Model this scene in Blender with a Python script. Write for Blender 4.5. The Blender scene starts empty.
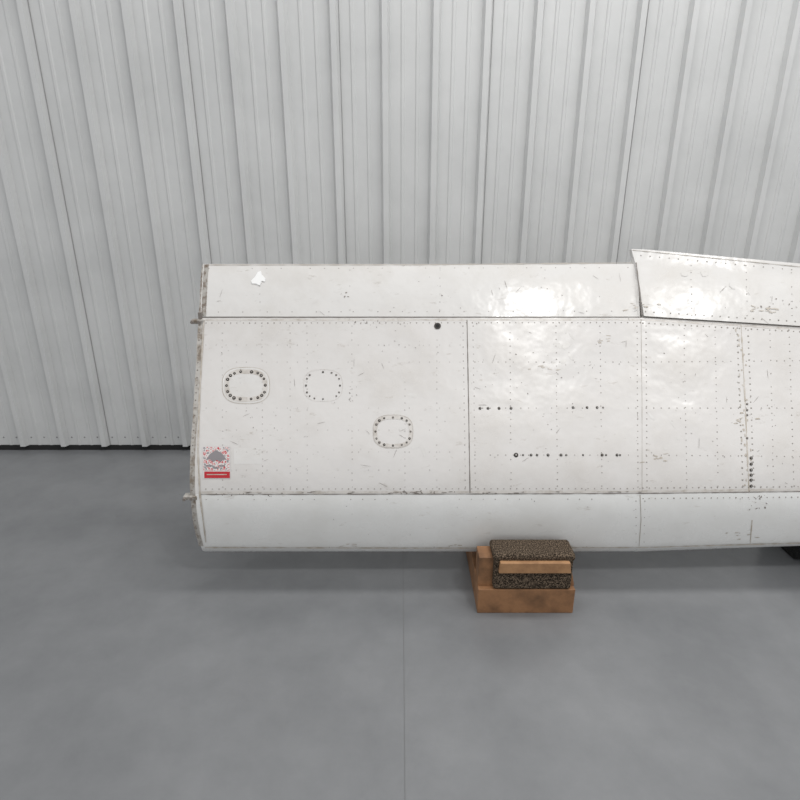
import bpy, bmesh, math, random
import numpy as np
from mathutils import Vector
random.seed(7)
sc=bpy.context.scene
try:
    sc.view_settings.view_transform='Standard'
except Exception: pass
F=570.0; PITCH=math.radians(19.6); CH=1.6
CP,SP=math.cos(PITCH),math.sin(PITCH)

# ------------------------------------------------------------ materials
def mat(name,col,rough=0.5,metal=0.0,noise=None,bump=None,spec=0.5,coat=0.0,smudge=None):
    m=bpy.data.materials.new(name); m.use_nodes=True
    nt=m.node_tree; b=nt.nodes['Principled BSDF']
    b.inputs['Base Color'].default_value=(*col,1); b.inputs['Roughness'].default_value=rough
    b.inputs['Metallic'].default_value=metal
    b.inputs['Specular IOR Level'].default_value=spec
    b.inputs['Coat Weight'].default_value=coat
    tc=nt.nodes.new('ShaderNodeTexCoord')
    if noise:
        col2,scale,lo,hi=noise
        n=nt.nodes.new('ShaderNodeTexNoise'); n.inputs['Scale'].default_value=scale
        n.inputs['Detail'].default_value=6; n.inputs['Roughness'].default_value=0.65
        nt.links.new(tc.outputs['Object'],n.inputs['Vector'])
        r=nt.nodes.new('ShaderNodeValToRGB')
        r.color_ramp.elements[0].position=lo; r.color_ramp.elements[1].position=hi
        r.color_ramp.elements[0].color=(*col,1); r.color_ramp.elements[1].color=(*col2,1)
        nt.links.new(n.outputs['Fac'],r.inputs['Fac'])
        out=r.outputs['Color']
        if smudge:
            mp=nt.nodes.new('ShaderNodeMapping'); mp.inputs['Scale'].default_value=(9,9,26); mp.inputs['Rotation'].default_value=(0,0.5,0)
            nt.links.new(tc.outputs['Object'],mp.inputs['Vector'])
            n3=nt.nodes.new('ShaderNodeTexNoise'); n3.inputs['Scale'].default_value=1.6; n3.inputs['Detail'].default_value=8; n3.inputs['Roughness'].default_value=0.7
            nt.links.new(mp.outputs[0],n3.inputs['Vector'])
            r3=nt.nodes.new('ShaderNodeValToRGB'); r3.color_ramp.elements[0].position=0.61; r3.color_ramp.elements[1].position=0.75
            r3.color_ramp.elements[0].color=(0,0,0,1); r3.color_ramp.elements[1].color=(0.85,0.85,0.85,1)
            nt.links.new(n3.outputs['Fac'],r3.inputs['Fac'])
            mx=nt.nodes.new('ShaderNodeMix'); mx.data_type='RGBA'
            nt.links.new(r3.outputs['Color'],mx.inputs['Factor']); nt.links.new(out,mx.inputs['A'])
            mx.inputs['B'].default_value=(*smudge,1); out=mx.outputs['Result']
            rr=nt.nodes.new('ShaderNodeMapRange'); rr.inputs['From Min'].default_value=0.35; rr.inputs['From Max'].default_value=0.7
            rr.inputs['To Min'].default_value=rough-0.04; rr.inputs['To Max'].default_value=rough+0.14
            nt.links.new(n.outputs['Fac'],rr.inputs['Value']); nt.links.new(rr.outputs[0],b.inputs['Roughness'])
        nt.links.new(out,b.inputs['Base Color'])
    if bump:
        scale,strength,dist=bump
        n2=nt.nodes.new('ShaderNodeTexNoise'); n2.inputs['Scale'].default_value=scale
        n2.inputs['Detail'].default_value=3
        nt.links.new(tc.outputs['Object'],n2.inputs['Vector'])
        bp=nt.nodes.new('ShaderNodeBump'); bp.inputs['Strength'].default_value=strength
        bp.inputs['Distance'].default_value=dist
        nt.links.new(n2.outputs['Fac'],bp.inputs['Height'])
        nt.links.new(bp.outputs['Normal'],b.inputs['Normal'])
    return m

M_paint=mat('wing_white_paint',(0.685,0.665,0.645),0.19,0,((0.60,0.572,0.54),3.0,0.45,0.75),(6,0.6,0.009),0.55,0.0,(0.44,0.40,0.355))
M_paint2=mat('control_surface_paint',(0.70,0.685,0.665),0.18,0,((0.60,0.575,0.54),4,0.42,0.78),(7,0.6,0.008),0.55,0.0,(0.44,0.405,0.365))
M_nose=mat('leading_edge_lit_paint',(0.80,0.80,0.785),0.25,0,((0.72,0.715,0.69),4,0.42,0.78),(6,0.5,0.005),0.5,0.0,(0.55,0.52,0.48))  # wing paint lightened here to make up for weak low front light
M_patch=mat('touchup_paint',(0.88,0.88,0.87),0.35)
M_cover=mat('access_cover_paint',(0.64,0.61,0.575),0.3,0,((0.48,0.44,0.395),22,0.45,0.65))
M_alum=mat('bare_aluminium_primer',(0.42,0.40,0.37),0.5,0.3,((0.16,0.12,0.09),35,0.45,0.62),(60,0.5,0.003))
M_rib=mat('rib_worn',(0.46,0.44,0.41),0.5,0.2,((0.22,0.18,0.14),25,0.45,0.62))
M_rivet=mat('rivet_paint',(0.33,0.305,0.28),0.45)
M_seam=mat('seam_gap',(0.20,0.18,0.165),0.7)
M_seamlight=mat('seam_gap_light',(0.42,0.39,0.35),0.6)
M_dark=mat('screw_dark',(0.055,0.048,0.043),0.5,0.4)
M_chip=mat('paint_chip',(0.22,0.195,0.175),0.5)
M_stain=mat('stain',(0.43,0.38,0.315),0.4,0,((0.57,0.53,0.48),30,0.4,0.6))
M_red=mat('placard_red',(0.50,0.02,0.03),0.4)
M_grey=mat('placard_grey',(0.26,0.24,0.25),0.4)
M_wall=mat('wall_white_steel',(0.61,0.615,0.61),0.36,0,((0.54,0.546,0.542),2.0,0.4,0.7))
M_lap=mat('wall_lap_edge',(0.36,0.36,0.355),0.5)
M_screw=mat('wall_screw',(0.28,0.28,0.28),0.4,0.3)
M_black=mat('base_gap_black',(0.012,0.012,0.012),0.8)
M_floor=mat('floor_concrete',(0.165,0.17,0.176),0.25,0,((0.215,0.22,0.226),2.2,0.35,0.7),(40,0.1,0.002),0.5)
M_joint=mat('floor_joint',(0.135,0.135,0.135),0.8)
M_wood=mat('plywood',(0.30,0.15,0.068),0.65,0,((0.13,0.065,0.03),9,0.4,0.7),(30,0.3,0.003))
M_strip=mat('pine_strip',(0.40,0.22,0.105),0.6,0,((0.22,0.11,0.05),14,0.4,0.7))
M_carpet=mat('carpet_brown',(0.02,0.015,0.011),0.95,0,((0.28,0.21,0.15),210,0.44,0.66),(170,1.0,0.01),0.1)
M_bcarpet=mat('carpet_black',(0.02,0.02,0.02),0.95,0,((0.05,0.05,0.05),150,0.45,0.65),(150,1,0.01),0.1)
M_plac=bpy.data.materials.new('placard_print'); M_plac.use_nodes=True
nt=M_plac.node_tree; b=nt.nodes['Principled BSDF']; b.inputs['Roughness'].default_value=0.35
tc=nt.nodes.new('ShaderNodeTexCoord'); n=nt.nodes.new('ShaderNodeTexNoise'); n.inputs['Scale'].default_value=85; n.inputs['Detail'].default_value=3
r=nt.nodes.new('ShaderNodeValToRGB'); r.color_ramp.interpolation='CONSTANT'
e=r.color_ramp.elements; e[0].position=0; e[0].color=(0.30,0.29,0.30,1); e[1].position=0.42; e[1].color=(0.70,0.67,0.65,1)
x=r.color_ramp.elements.new(0.54); x.color=(0.55,0.06,0.07,1)
x=r.color_ramp.elements.new(0.61); x.color=(0.72,0.67,0.65,1)
nt.links.new(tc.outputs['Object'],n.inputs['Vector']); nt.links.new(n.outputs['Fac'],r.inputs['Fac']); nt.links.new(r.outputs['Color'],b.inputs['Base Color'])

def mkobj(name,verts,faces,m,parent=None,smooth=False):
    me=bpy.data.meshes.new(name); me.from_pydata([tuple(v) for v in verts],[],faces); me.update()
    bm=bmesh.new(); bm.from_mesh(me); bmesh.ops.recalc_face_normals(bm,faces=bm.faces); bm.to_mesh(me); bm.free()
    if smooth:
        for p in me.polygons: p.use_smooth=True
    me.materials.append(m)
    o=bpy.data.objects.new(name,me); sc.collection.objects.link(o)
    if parent: o.parent=parent
    return o
def box(name,x0,x1,y0,y1,z0,z1,m,parent=None,bevel=0.0):
    v=[(x,y,z) for x in(x0,x1) for y in(y0,y1) for z in(z0,z1)]
    f=[(0,1,3,2),(4,6,7,5),(0,4,5,1),(2,3,7,6),(0,2,6,4),(1,5,7,3)]
    o=mkobj(name,v,f,m,parent)
    if bevel:
        md=o.modifiers.new('b','BEVEL'); md.width=bevel; md.segments=3
    return o

# ------------------------------------------------------------ room
WY=3.5
XA,XB=-6.0,7.0
P=0.27
k0=int((XA+0.35)/P)-1
xs=[(XA,0)]
k=k0
while True:
    c=-0.35+P*k; k+=1
    if c-0.05<XA: continue
    if c+P>XB: break
    xs+=[(c-0.028,0),(c-0.015,-0.032),(c+0.015,-0.032),(c+0.028,0)]
    for m_ in (0.095,0.175):
        xs+=[(c+m_-0.012,0),(c+m_-0.006,-0.005),(c+m_+0.006,-0.005),(c+m_+0.012,0)]
xs.append((XB,0))
v=[];f=[]
for (a,d) in xs:
    v.append((a,WY+d,0.035)); v.append((a,WY+d,4.2))
for i in range(len(xs)-1):
    f.append((2*i,2*i+2,2*i+3,2*i+1))
n0=len(v); v+=[(XA,WY+0.1,0.035),(XB,WY+0.1,0.035),(XA,WY+0.1,4.2),(XB,WY+0.1,4.2)]
f.append((n0,n0+1,n0+3,n0+2))
wall=mkobj('wall_back',v,f,M_wall)
def domes(name,pts,m,parent,r=0.003,h=0.0012,seg=6):
    v=[];f=[]
    for (p,nn,rr) in pts:
        nn=Vector(nn).normalized(); p=Vector(p)
        t=nn.orthogonal().normalized(); u=nn.cross(t); b0=len(v)
        for ring,(sr,sh) in enumerate(((1,0),(0.75,0.7))):
            for i in range(seg):
                a=2*math.pi*i/seg
                v.append(p+(t*math.cos(a)+u*math.sin(a))*rr*sr+nn*h*sh)
        v.append(p+nn*h); c=len(v)-1
        for i in range(seg):
            j=(i+1)%seg
            f.append((b0+i,b0+j,b0+seg+j,b0+seg+i)); f.append((b0+seg+i,b0+seg+j,c))
    return mkobj(name,v,f,m,parent,True)
pts=[]
for k in range(-22,28):
    c=-0.35+P*k
    if c<XA+0.1 or c>XB-0.3: continue
    for dx in (0.05,0.135,0.22): pts.append(((c+dx,WY,0.09),(0,-1,0),0.006))
domes('wall_screws',pts,M_screw,wall,h=0.004)
for k in range(-18,24,3):
    c=-0.35+P*k+0.029
    box('panel_lap',c,c+0.002,WY-0.004,WY,0.036,4.2,M_lap,wall)
box('base_gap_shade',XA,XB,WY-0.006,WY+0.09,0.0,0.034,M_black)  # black strip stands in for the shaded gap below the wall panels
box('floor',XA,XB,-5.0,WY+0.1,-0.1,0.0,M_floor)
box('trim_floor_joint',0.013,0.015,-4.9,WY-0.01,0.0,0.0005,M_joint)

# ------------------------------------------------------------ wing geometry
tab=[(264,2.43),(317,2.395),(380,2.356),(450,2.310),(494,2.302),(530,2.355),(550,2.418)]
cf=np.polyfit([a for a,_ in tab],[b_ for _,b_ in tab],4)
def zc(s): return float(np.polyval(cf,s)) if s>=264 else float(np.polyval(cf,264))+(264-s)*0.0004
def front(s):
    z=zc(s); up=(400-s)/F*z
    return (z*CP+up*SP, CH-z*SP+up*CP)
def nrm(s):
    a=front(s-2); c=front(s+2)
    ty,tz=c[0]-a[0],c[1]-a[1]; l=math.hypot(ty,tz)
    return (tz/l,-ty/l)
TH=[(245,0.010),(264,0.026),(317,0.082),(380,0.135),(450,0.168),(494,0.170),(530,0.150),(545,0.12)]
def th(s): return float(np.interp(s,[a for a,_ in TH],[b_ for _,b_ in TH]))
def back(s):
    y,z=front(s); n=nrm(s); t=th(s)
    return (y-n[0]*t,z-n[1]*t)
XT=1.02; CY,CZ=2.12,0.55
def tf(X): return 1.0 if X<=XT else 1-0.064*(X-XT)/0.63
def tp(X,yz):
    t=tf(X); return Vector((X,CY+(yz[0]-CY)*t,CZ+(yz[1]-CZ)*t))
def W(X,s,off=0.0):
    y,z=front(s); n=nrm(s)
    p=tp(X,(y,z)); return p+Vector((0,n[0],n[1]))*off
def WN(s):
    n=nrm(s); return Vector((0,n[0],n[1]))
def proj(p):
    d=p-Vector((0,0,CH)); z=d.y*CP-d.z*SP; u=d.y*SP+d.z*CP
    return 400+F*d.x/z,400-F*u/z
def st(px,py):
    X=(px-400)*zc(py)/F; s=py
    for _ in range(25):
        q=proj(W(X,s)); X+=(px-q[0])/F*2.35; s+=(py-q[1])
    return X,s

wing=bpy.data.objects.new('airplane_wing',None); sc.collection.objects.link(wing)
X0=-0.84; X1=2.35
def shell(name,Xs,loopf,m):
    v=[];f=[]; n=None
    for X in Xs:
        L=loopf(X); n=len(L); v+=L
    for i in range(len(Xs)-1):
        for j in range(n):
            k=(j+1)%n
            f.append((i*n+j,i*n+k,(i+1)*n+k,(i+1)*n+j))
    f.append(tuple(range(n))); f.append(tuple((len(Xs)-1)*n+i for i in range(n)))
    o=mkobj(name,v,f,m,wing)
    for p in o.data.polygons:
        p.use_smooth=len(p.vertices)==4
    md=o.modifiers.new('es','EDGE_SPLIT'); md.split_angle=math.radians(35)
    return o
FS=list(np.linspace(317.6,494,34))+list(np.linspace(494,546,14))[1:]
NN=len(FS)
def mainloop(X):
    L=[front(s) for s in FS]
    L+=[(2.072,0.180),(2.092,0.163),(2.122,0.152),(2.155,0.160),(2.180,0.19),(2.193,0.235)]
    L+=[back(s) for s in np.linspace(520,317.6,24)]
    return [tp(X,q) for q in L]
Xs=list(np.linspace(X0,XT,26))+list(np.linspace(XT,X1,20))[1:]
main=shell('wing_box_skin',Xs,mainloop,M_paint)
main.data.materials.append(M_nose)
NL=len(mainloop(0.0))
for p in main.data.polygons:
    if len(p.vertices)==4:
        js=sorted(vi%NL for vi in p.vertices)
        if js[0]>=33 and js[-1]<=NN+6: p.material_index=1
def flaploop(X):
    L=[front(s) for s in np.linspace(264,316.6,14)]+[back(s) for s in np.linspace(316.6,264,10)]
    return [tp(X,q) for q in L]
Xf=[float(a) for a in np.linspace(-0.838,1.008,20)]
shell('flap_skin',Xf,flaploop,M_paint2)
v=[];f=[]
Ss=list(np.linspace(249.5,316.4,16)); nst=22
def xin(s): return float(np.interp(s,[249,262,300,317],[0.985,0.999,1.015,1.022]))
rows=[]
for i in range(nst):
    L=[]
    for s in Ss:
        X=xin(s)+(X1-xin(s))*i/(nst-1); L.append(W(X,s,0.007))
    for s in Ss[::-1]:
        X=xin(s)+(X1-xin(s))*i/(nst-1); y,z=back(s); L.append(tp(X,(y,z)))
    rows.append(L)
n=len(rows[0])
for L in rows: v+=L
for i in range(nst-1):
    for j in range(n):
        k=(j+1)%n; f.append((i*n+j,i*n+k,(i+1)*n+k,(i+1)*n+j))
f.append(tuple(range(n))); f.append(tuple((nst-1)*n+i for i in range(n)))
o=mkobj('aileron_skin',v,f,M_paint2,wing)
for p in o.data.polygons: p.use_smooth=len(p.vertices)==4
md=o.modifiers.new('es','EDGE_SPLIT'); md.split_angle=math.radians(35)
def AO(X,s): return 0.0078 if (s<316.5 and X>0.99) else 0.0

def ribbon(name,plist,w,m,off=0.0007,jit=0.0):
    v=[];f=[]
    pts=[]
    for i in range(len(plist)-1):
        a,b_=plist[i],plist[i+1]
        d=math.hypot(b_[0]-a[0],b_[1]-a[1]); nn=max(2,int(d/5))
        for k in range(nn): pts.append((a[0]+(b_[0]-a[0])*k/nn,a[1]+(b_[1]-a[1])*k/nn))
    pts.append(plist[-1])
    SS=[st(*p) for p in pts]
    for i,(X,s) in enumerate(SS):
        a=W(*SS[max(0,i-1)]); c=W(*SS[min(len(SS)-1,i+1)])
        t=(c-a).normalized(); nn=WN(s); side=nn.cross(t).normalized()
        p=W(X,s,off+AO(X,s))
        ww=w*(1+random.uniform(-jit,jit))
        v.append(p+side*ww/2); v.append(p-side*ww/2)
    for i in range(len(SS)-1): f.append((2*i,2*i+1,2*i+3,2*i+2))
    return mkobj(name,v,f,m,wing)
ribbon('spar_seam',[(203,317.5),(640,317.2),(720,322),(800,327),(900,333)],0.0035,M_seam,0.0008,0.4)
ribbon('nose_seam',[(200,494.5),(470,494),(640,493.5),(800,491.5),(900,490)],0.0032,M_seam,0.0008,0.5)
ribbon('nose_seam_grime',[(200,492.5),(470,492),(640,491.5),(800,489.5),(900,488)],0.009,M_cover,0.0005,0.6)
ribbon('spar_seam_grime',[(203,320),(640,319.6),(720,324),(800,329)],0.008,M_cover,0.0005,0.6)
ribbon('skin_joint',[(467,320),(468.5,400),(470,493)],0.0038,M_seam,0.0008,0.3)
ribbon('nose_joint',[(640,495),(641,520),(639,546)],0.003,M_seamlight,0.0008,0.3)
ribbon('taper_joint',[(641,319),(642,400),(642,492)],0.0018,M_seamlight,0.0007,0.5)
ribbon('outer_skin_joint',[(741,325),(745,400),(749,492)],0.004,M_stain,0.0007,0.8)
ribbon('chafe_line',[(752,520),(750,545)],0.004,M_stain,0.0007,0.8)
ribbon('flap_edge_line',[(206,265),(420,264.8),(632,263)],0.005,M_seamlight,0.0008,0.5)
ribbon('flap_end_line',[(634.5,264),(637.8,290),(640.3,316)],0.005,M_seam,0.0082,0.4)
ribbon('aileron_edge_line',[(632,250.8),(640,251.5),(800,267.5)],0.0025,M_seamlight,0.0008,0.5)
ribbon('nose_underline',[(205,547.5),(420,548),(640,547.5),(800,543)],0.006,M_stain,0.001,0.7)

riv=[]
def rv(px,py,r=0.0024):
    X,s=st(px,py)
    if X<X1-0.02: riv.append((W(X,s,0.0002+AO(X,s)),WN(s),r*1.22*random.uniform(0.8,1.15)))
def row(p0,p1,sp,r=0.0024,skip=0.0):
    d=math.hypot(p1[0]-p0[0],p1[1]-p0[1]); nn=max(1,int(d/sp))
    for i in range(nn+1):
        if random.random()<skip: continue
        rv(p0[0]+(p1[0]-p0[0])*i/nn+random.uniform(-.2,.2),p0[1]+(p1[1]-p0[1])*i/nn,r)
row((206,323),(640,322.5),6.2); row((643,323),(860,335),6,0.003)
row((206,312),(636,311),12,0.0018,0.2); row((645,312),(860,326),8,0.0026)
row((206,489),(640,488.5),6.4,skip=0.1); row((643,488),(860,486),6.2,0.0028)
row((206,499.5),(640,499),12,0.0018,0.3); row((643,498.5),(860,496.5),6.2,0.0026)
row((209,268.5),(628,267.5),14,0.0018,0.3); row((640,256),(800,271),9,0.0022)
for a in (222,262,290,307,352,405,437): row((a,326),(a+(a-400)*-0.005,487),7.0,0.0017,0.2)
for a in (510,556,600,684,715,770): row((a,326+max(0,a-640)*.06),(a+(a-400)*0.01,486),6.5,0.0021,0.12)
row((463,326),(465.5,487),7,0.002); row((473,326),(475.5,487),7,0.002)
row((637,326),(638,487),6,0.0024); row((646,326),(647,487),6,0.0024)
row((737,328),(743,486),6,0.0032); row((748,330),(754,486),6,0.0030); row((789,330),(794,486),7,0.0024)
for y in (345,362,408,430,452,470):
    row((206,y),(460,y),10,0.0014,0.35)
for y in (362,408,455):
    row((475,y),(636,y),7.5,0.002,0.15); row((646,y),(800,y+(408-y)*-0.03),7.5,0.0023,0.15)
row((636,501),(636,542),7,0.002); row((645,501),(644,542),7,0.002)
for a in (260,350,440,545): row((a,270),(a,310),8,0.0015,0.2)
for a in (690,745,790): row((a,266),(a+1,316),7,0.0018,0.1)
domes('rivets',riv,M_rivet,wing)

def ell_pts(cx,cy,rx,ry,n,k=3.2):
    out=[]
    for i in range(n):
        a=2*math.pi*i/n; c,s_=math.cos(a),math.sin(a)
        out.append((cx+rx*math.copysign(abs(c)**(2/k),c),cy+ry*math.copysign(abs(s_)**(2/k),s_)))
    return out
def plate(name,outline,h,m,parent=wing,off=0.0003):
    v=[];f=[];n=len(outline)
    S=[st(*p) for p in outline]
    cx=sum(p[0] for p in outline)/n; cy=sum(p[1] for p in outline)/n
    for (X,s) in S: v.append(W(X,s,off+AO(X,s)))
    for p in outline:
        q=(cx+(p[0]-cx)*0.97,cy+(p[1]-cy)*0.97); X,s=st(*q); v.append(W(X,s,off+h+AO(X,s)))
    X,s=st(cx,cy); v.append(W(X,s,off+h+AO(X,s)))
    for i in range(n):
        j=(i+1)%n; f.append((i,j,n+j,n+i)); f.append((n+i,n+j,2*n))
    return mkobj(name,v,f,m,parent)
def ring(name,o1,o2,off,m):
    v=[];f=[];n=len(o1)
    for a,b_ in zip(o1,o2):
        v.append(W(*st(*a),off)); v.append(W(*st(*b_),off))
    for i in range(n):
        j=(i+1)%n; f.append((2*i,2*i+1,2*j+1,2*j))
    return mkobj(name,v,f,m,wing)
plate('access_cover_inboard_flange',ell_pts(246,385.5,23.5,18,32,2.8),0.0005,M_paint2)
ring('access_cover_inboard_edge',ell_pts(246,385.5,24,18.4,40,2.8),ell_pts(246,385.5,23.5,17.9,40,2.8),0.0010,M_stain)
ring('access_cover_inboard_screw_band',ell_pts(246,385.5,21.5,16.3,40,2.8),ell_pts(246,385.5,16.8,11.6,40,2.8),0.0013,M_cover)
ring('access_cover_outboard_edge',ell_pts(393,431.5,20.2,16.8,40,2.8),ell_pts(393,431.5,19.85,16.45,40,2.8),0.0010,M_stain)
ring('access_cover_outboard_screw_band',ell_pts(393,431.5,19.5,16,40,2.8),ell_pts(393,431.5,16,12.5,40,2.8),0.0009,M_cover)
ring('access_cover_mid_edge',ell_pts(323,385.5,19.6,16,40,2.8),ell_pts(323,385.5,19.35,15.75,40,2.8),0.0008,M_cover)
scr=[]; dull=[]
def sc_(px,py,r=0.005,L=None):
    X,s=st(px,py); (scr if L is None else L).append((W(X,s,0.0012+AO(X,s)),WN(s),r))
for i,p in enumerate(ell_pts(246,385.5,19,13.8,18,2.8)):
    sc_(p[0]+random.uniform(-.4,.4),p[1]+random.uniform(-.4,.4),random.uniform(0.0058,0.0082))
for i,p in enumerate(ell_pts(393,431.5,17.5,14,16,2.8)): sc_(p[0],p[1],random.uniform(0.0042,0.0062),scr if i%3 else dull)
for i,p in enumerate(ell_pts(323,385.5,17,13.5,16,2.8)):
    if i in (3,11): continue
    sc_(p[0],p[1],random.uniform(0.0035,0.005),dull if i%4 else scr)
for xx in (480,488,499,511): sc_(xx,408.3,0.006)
for xx in (573,587,597): sc_(xx,407.5,0.0055)
for xx in (603,): sc_(xx,407.5,0.004,dull)
sc_(516,455,0.0095)
for xx,r_ in ((523,.004),(531,.0055),(537,.005),(548,.006),(561,.006),(566,.004),(583,.004),(602,.0062),(606,.004),(617,.006),(620,.004)): sc_(xx,455,r_)
for yy in (458,464,470,475,480,486): sc_(751,yy,0.0068)
for yy in (404,410,415,438): sc_(747,yy,0.005,dull)
M_dull=mat('screw_dull',(0.20,0.18,0.165),0.5,0.3)
domes('screws',scr,M_dark,wing,h=0.002,seg=8)
domes('screws_painted',dull,M_dull,wing,h=0.002,seg=8)
sl=[(p+nn*0.0017,nn,r_*0.36) for (p,nn,r_) in scr]
domes('screw_heads_worn',sl,M_rib,wing,h=0.0008,seg=6)
ring('grommet_ring',ell_pts(437.5,326,3.4,3.2,20,2),ell_pts(437.5,326,1.2,1.2,20,2),0.0022,M_dark)
plate('grommet_hole_dark',ell_pts(437.5,326,2.0,1.9,16,2),0.002,M_black)  # black disc painted in for the dark inside of the hole
blob=[(251,281),(255,277),(258,272),(261,271),(262,275),(266,279),(265,282),(262,281),(260,286),(256,284),(252,284)]
plate('tape_scrap',blob,0.003,M_patch)

def grid_patch(name,x0,x1,y0,y1,m,off=0.001,nx=6,ny=8):
    v=[];f=[]
    for j in range(ny+1):
        for i in range(nx+1):
            X,s=st(x0+(x1-x0)*i/nx,y0+(y1-y0)*j/ny); v.append(W(X,s,off))
    for j in range(ny):
        for i in range(nx):
            a=j*(nx+1)+i; f.append((a,a+1,a+nx+2,a+nx+1))
    return mkobj(name,v,f,m,wing,True)
M_pbase=mat('placard_base',(0.66,0.63,0.62),0.4)
grid_patch('placard_base',202.5,230.5,446,478.5,M_pbase,0.0014)
grid_patch('placard_picture',203.5,229.5,447,470.5,M_plac,0.0018)
grid_patch('placard_band',204.5,230,471.5,478,M_red,0.0020)
grid_patch('placard_text',207,227,474,474.9,M_stain,0.0024,6,1)
plate('placard_bird',[(206,460),(210,454),(216,450),(222,453),(227,460),(224,459),(221,462),(217,460),(213,462),(210,459)],0.0003,M_grey,off=0.0022)
for a,b_ in ((206,465),(213,467),(219,465)):
    grid_patch('placard_lettering',a,a+6,b_,b_+1.6,M_grey,0.0024,2,1)
grid_patch('faded_decal',234,262,448,464,M_paint2,0.0003)

v=[];f=[]
def chip(px,py,L,w,ang,off=0.0014):
    X,s=st(px,py)
    if X>X1-0.05: return
    c=W(X,s,off+AO(X,s)); nn=WN(s); t=Vector((1,0,0)); u=nn.cross(t)
    d=t*math.cos(ang)+u*math.sin(ang); e_=nn.cross(d)
    k=random.randint(5,7); b0=len(v)
    for i in range(k):
        a=2*math.pi*i/k; q=random.uniform(0.6,1.2)
        v.append(c+d*math.cos(a)*L*q/2+e_*math.sin(a)*w*q/2)
    f.append(tuple(range(b0,b0+k)))
def cluster(cx,cy,sx,sy,n,lo=0.003,hi=0.008):
    for _ in range(n):
        L=random.uniform(lo,hi); chip(random.gauss(cx,sx),random.gauss(cy,sy),L,L*random.uniform(0.2,0.7),random.uniform(0,3.14))
cluster(360,322,14,2,16,0.004,0.01); cluster(430,300,30,12,12); cluster(300,440,60,30,18,0.003,0.006)
cluster(545,300,12,8,14,0.003,0.009); cluster(560,360,30,25,24,0.003,0.008); cluster(565,440,40,25,20,0.003,0.007)
cluster(410,340,25,12,12,0.004,0.008); cluster(700,400,40,40,28,0.003,0.007); cluster(349,395,4,5,10,0.004,0.008)
cluster(420,492,14,1,18,0.005,0.013); cluster(755,500,5,5,18,0.005,0.013); cluster(260,420,40,30,16,0.002,0.006)
cluster(500,547,40,0.4,10,0.004,0.01); cluster(230,495,20,1,14,0.003,0.010); cluster(770,305,18,5,12,0.004,0.010)
cluster(540,546.5,60,0.5,8,0.004,0.009); cluster(345,294,3,2,4,0.006,0.012); cluster(765,420,18,30,16,0.003,0.007)
cluster(500,375,20,15,10,0.003,0.007); cluster(225,345,10,20,8,0.003,0.006); cluster(375,520,130,12,14,0.003,0.007)
for _ in range(50):
    chip(random.uniform(215,790),random.uniform(275,485),random.uniform(0.012,0.05),0.0014,random.uniform(0,3.14))
for _ in range(30): chip(random.uniform(205,640),492.5+random.uniform(-1,1),random.uniform(0.01,0.03),0.004,random.uniform(-.1,.1))
mkobj('paint_chips',v,f,M_chip,wing)
v=[];f=[]
for cx,cy,n_ in ((640,305,8),(655,455,8),(560,546,8),(745,420,8),(455,545,3),(740,535,6),(350,545,4),(765,310,14),(540,370,5),(610,340,5)):
    for _ in range(n_):
        chip(random.gauss(cx,8),random.gauss(cy,2.5 if cy<540 else .6),random.uniform(0.01,0.03),random.uniform(0.003,0.008),random.uniform(-.3,.3),0.0011)
for yy in range(330,486,5):
    chip(744+(yy-400)*.05+random.gauss(0,2),yy,random.uniform(0.008,0.02),random.uniform(.005,.01),1.57,0.0011)
mkobj('grime_stains',v,f,M_stain,wing)
v=[];f=[]
for cx,cy,sx,sy in ((560,340,7,14),(548,300,5,9),(700,285,25,10),(690,430,18,20),(330,300,30,9),(420,430,18,20)):
    for _ in range(5): chip(random.gauss(cx,sx),random.gauss(cy,sy),random.uniform(.02,.05),random.uniform(.01,.03),random.uniform(0,3.1),0.0004)
mkobj('touchup_spots',v,f,M_paint2,wing)

# root rib flange with fittings
def flange(name,s0,s1,xa,xb,m,off,jit):
    v=[];f=[];n_=46
    for i in range(n_+1):
        s=s0+(s1-s0)*i/n_
        pa=W(xa+random.uniform(-jit,jit),s,off-0.003); pb=W(xb+random.uniform(-jit,jit)*0.6,s,off)
        v+= [pa,pb,pa-WN(s)*0.010,pb-WN(s)*0.010]
    for i in range(n_):
        a=4*i; b_=a+4
        f+=[(a,b_,b_+1,a+1),(a+2,a+3,b_+3,b_+2),(a,a+2,b_+2,b_),(a+1,b_+1,b_+3,a+3)]
    f+=[(0,1,3,2),(4*n_,4*n_+2,4*n_+3,4*n_+1)]
    return mkobj(name,v,f,m,wing)
flange('root_rib_flange',319,546,-0.848,-0.828,M_rib,0.002,0.0012)
flange('flap_root_flange',264.5,316,-0.845,-0.815,M_alum,0.002,0.0012)
ribbon('root_skin_edge',[(204,321),(199.5,400),(198,450),(200,494),(206,542)],0.006,M_stain,0.0024,0.4)
cp_=[(W(-0.840,float(s),0.0005),WN(float(s)),0.0032) for s in np.linspace(325,543,30)]
domes('root_flange_rivets',cp_,M_chip,wing,h=0.002)
def fitting(name,s):
    p=W(-0.852,s,0.002)
    e_=bpy.data.objects.new(name,None); sc.collection.objects.link(e_); e_.parent=wing
    box(name+'_lug',p.x-0.024,p.x+0.03,p.y-0.002,p.y+0.03,p.z-0.009,p.z+0.009,M_rib,e_,0.003)
    for nm,xx,r_,l_ in (('bolt',-0.017,0.007,0.014),('nut',0.010,0.007,0.010)):
        vv=[];ff=[]
        for i in range(6):
            a=i*math.pi/3
            for yy in (-l_,0.004): vv.append((p.x+xx+r_*math.cos(a),p.y+yy,p.z+r_*math.sin(a)))
        for i in range(6):
            k=(i+1)%6; ff.append((2*i,2*k,2*k+1,2*i+1))
        ff.append((0,2,4,6,8,10)); ff.append((1,3,5,7,9,11))
        mkobj(name+'_'+nm,vv,ff,M_chip,e_)
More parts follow.
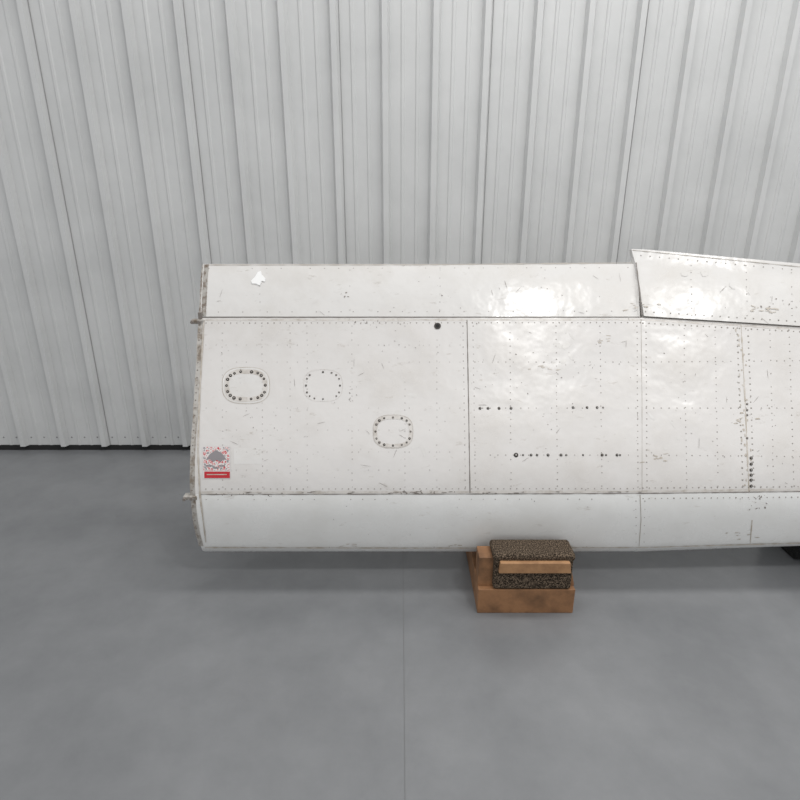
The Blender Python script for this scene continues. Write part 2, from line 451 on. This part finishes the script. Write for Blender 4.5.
fitting('rear_spar_fitting',322); fitting('front_spar_fitting',498)
q=W(-0.842,317,0)
box('flap_hinge_tab',q.x-0.004,q.x+0.012,q.y-0.006,q.y+0.02,q.z-0.01,q.z+0.02,M_chip,wing,0.002)
for s in (360,430,490):
    y,z=front(s); y2,z2=back(s); c=Vector((X0-0.001,(y+y2)/2,(z+z2)/2)); r_=0.035
    vv=[c+Vector((0,math.cos(i*math.pi/10)*r_,math.sin(i*math.pi/10)*r_)) for i in range(20)]
    mkobj('root_rib_lightening_hole',vv,[tuple(range(20))],M_black,wing)

# ------------------------------------------------------------ cradle
cr=bpy.data.objects.new('wing_cradle_block',None); sc.collection.objects.link(cr)
ca,cb=0.315,0.705
def prism(name,xb0,xb1,xt0,xt1,y0,y1,z0,z1,m,parent,bev=0.003):
    v=[(xb0,y0,z0),(xb1,y0,z0),(xb1,y1,z0),(xb0,y1,z0),(xt0,y0,z1),(xt1,y0,z1),(xt1,y1,z1),(xt0,y1,z1)]
    f=[(0,1,2,3),(4,5,6,7),(0,1,5,4),(1,2,6,5),(2,3,7,6),(3,0,4,7)]
    o=mkobj(name,v,f,m,parent); md=o.modifiers.new('b','BEVEL'); md.width=bev; md.segments=2
    return o
prism('base_board',ca,cb,ca,cb,1.90,2.42,0.0,0.115,M_wood,cr)
prism('front_cheek',ca,cb+0.002,ca,cb-0.03,1.925,2.006,0.115,0.250,M_wood,cr)
prism('rear_cheek',ca,cb,ca+0.01,cb-0.01,2.34,2.38,0.115,0.30,M_wood,cr)
box('saddle_carpet',ca+0.03,cb-0.03,2.02,2.33,0.115,0.1515,M_carpet,cr,0.006)
box('front_carpet_pad',0.372,0.685,1.897,1.960,0.117,0.276,M_carpet,cr,0.012)
box('front_carpet_top',0.366,0.69,1.895,2.012,0.250,0.281,M_carpet,cr,0.012)
box('rear_carpet_pad',ca+0.03,cb-0.03,2.305,2.339,0.125,0.31,M_carpet,cr,0.010)
prism('front_strip',0.388,0.672,0.392,0.665,1.878,1.898,0.208,0.256,M_strip,cr)
c2=bpy.data.objects.new('foam_support_block',None); sc.collection.objects.link(c2)
zb=CZ+(0.160-CZ)*tf(1.9)
box('foam_base',1.84,2.28,2.26,2.50,0.0,0.11,M_bcarpet,c2,0.01)
box('foam_saddle',1.84,2.28,2.17,2.49,0.10,zb-0.002,M_bcarpet,c2,0.008)
box('foam_rear_lip',1.84,2.28,2.36,2.49,0.12,0.28,M_bcarpet,c2,0.01)

# ------------------------------------------------------------ lights
w=bpy.data.worlds.new('hangar_ambient'); sc.world=w; w.use_nodes=True
w.node_tree.nodes['Background'].inputs[0].default_value=(0.975,0.985,1.0,1)
w.node_tree.nodes['Background'].inputs[1].default_value=0.61
def area(name,loc,sx,sy,E,rot=(0,0,0)):
    l=bpy.data.lights.new(name,'AREA'); l.shape='RECTANGLE'; l.size=sx; l.size_y=sy; l.energy=E; l.color=(1,0.99,0.975)
    o=bpy.data.objects.new(name,l); o.location=loc; o.rotation_euler=rot; sc.collection.objects.link(o); return o
area('ceiling_and_fill_light',(1.50,-0.52,4.0),0.32,0.45,42)
area('ceiling_and_fill_light',(3.2,-0.50,4.0),0.28,0.35,36)
area('ceiling_and_fill_light',(-4.4,-0.6,4.2),1.2,0.5,60)  # unseen fill lamp added for general light, kept clear of wing reflections
area('ceiling_and_fill_light',(1.3,2.0,4.6),4.5,0.5,100)  # unseen overhead lamp added to deepen shade under the wing and model wall ribs

cam=bpy.data.cameras.new('camera'); cam.sensor_width=36; cam.lens=36*F/800; cam.clip_end=100
co=bpy.data.objects.new('camera',cam); co.location=(0,0,CH); co.rotation_euler=(math.pi/2-PITCH,0,0)
sc.collection.objects.link(co); sc.camera=co
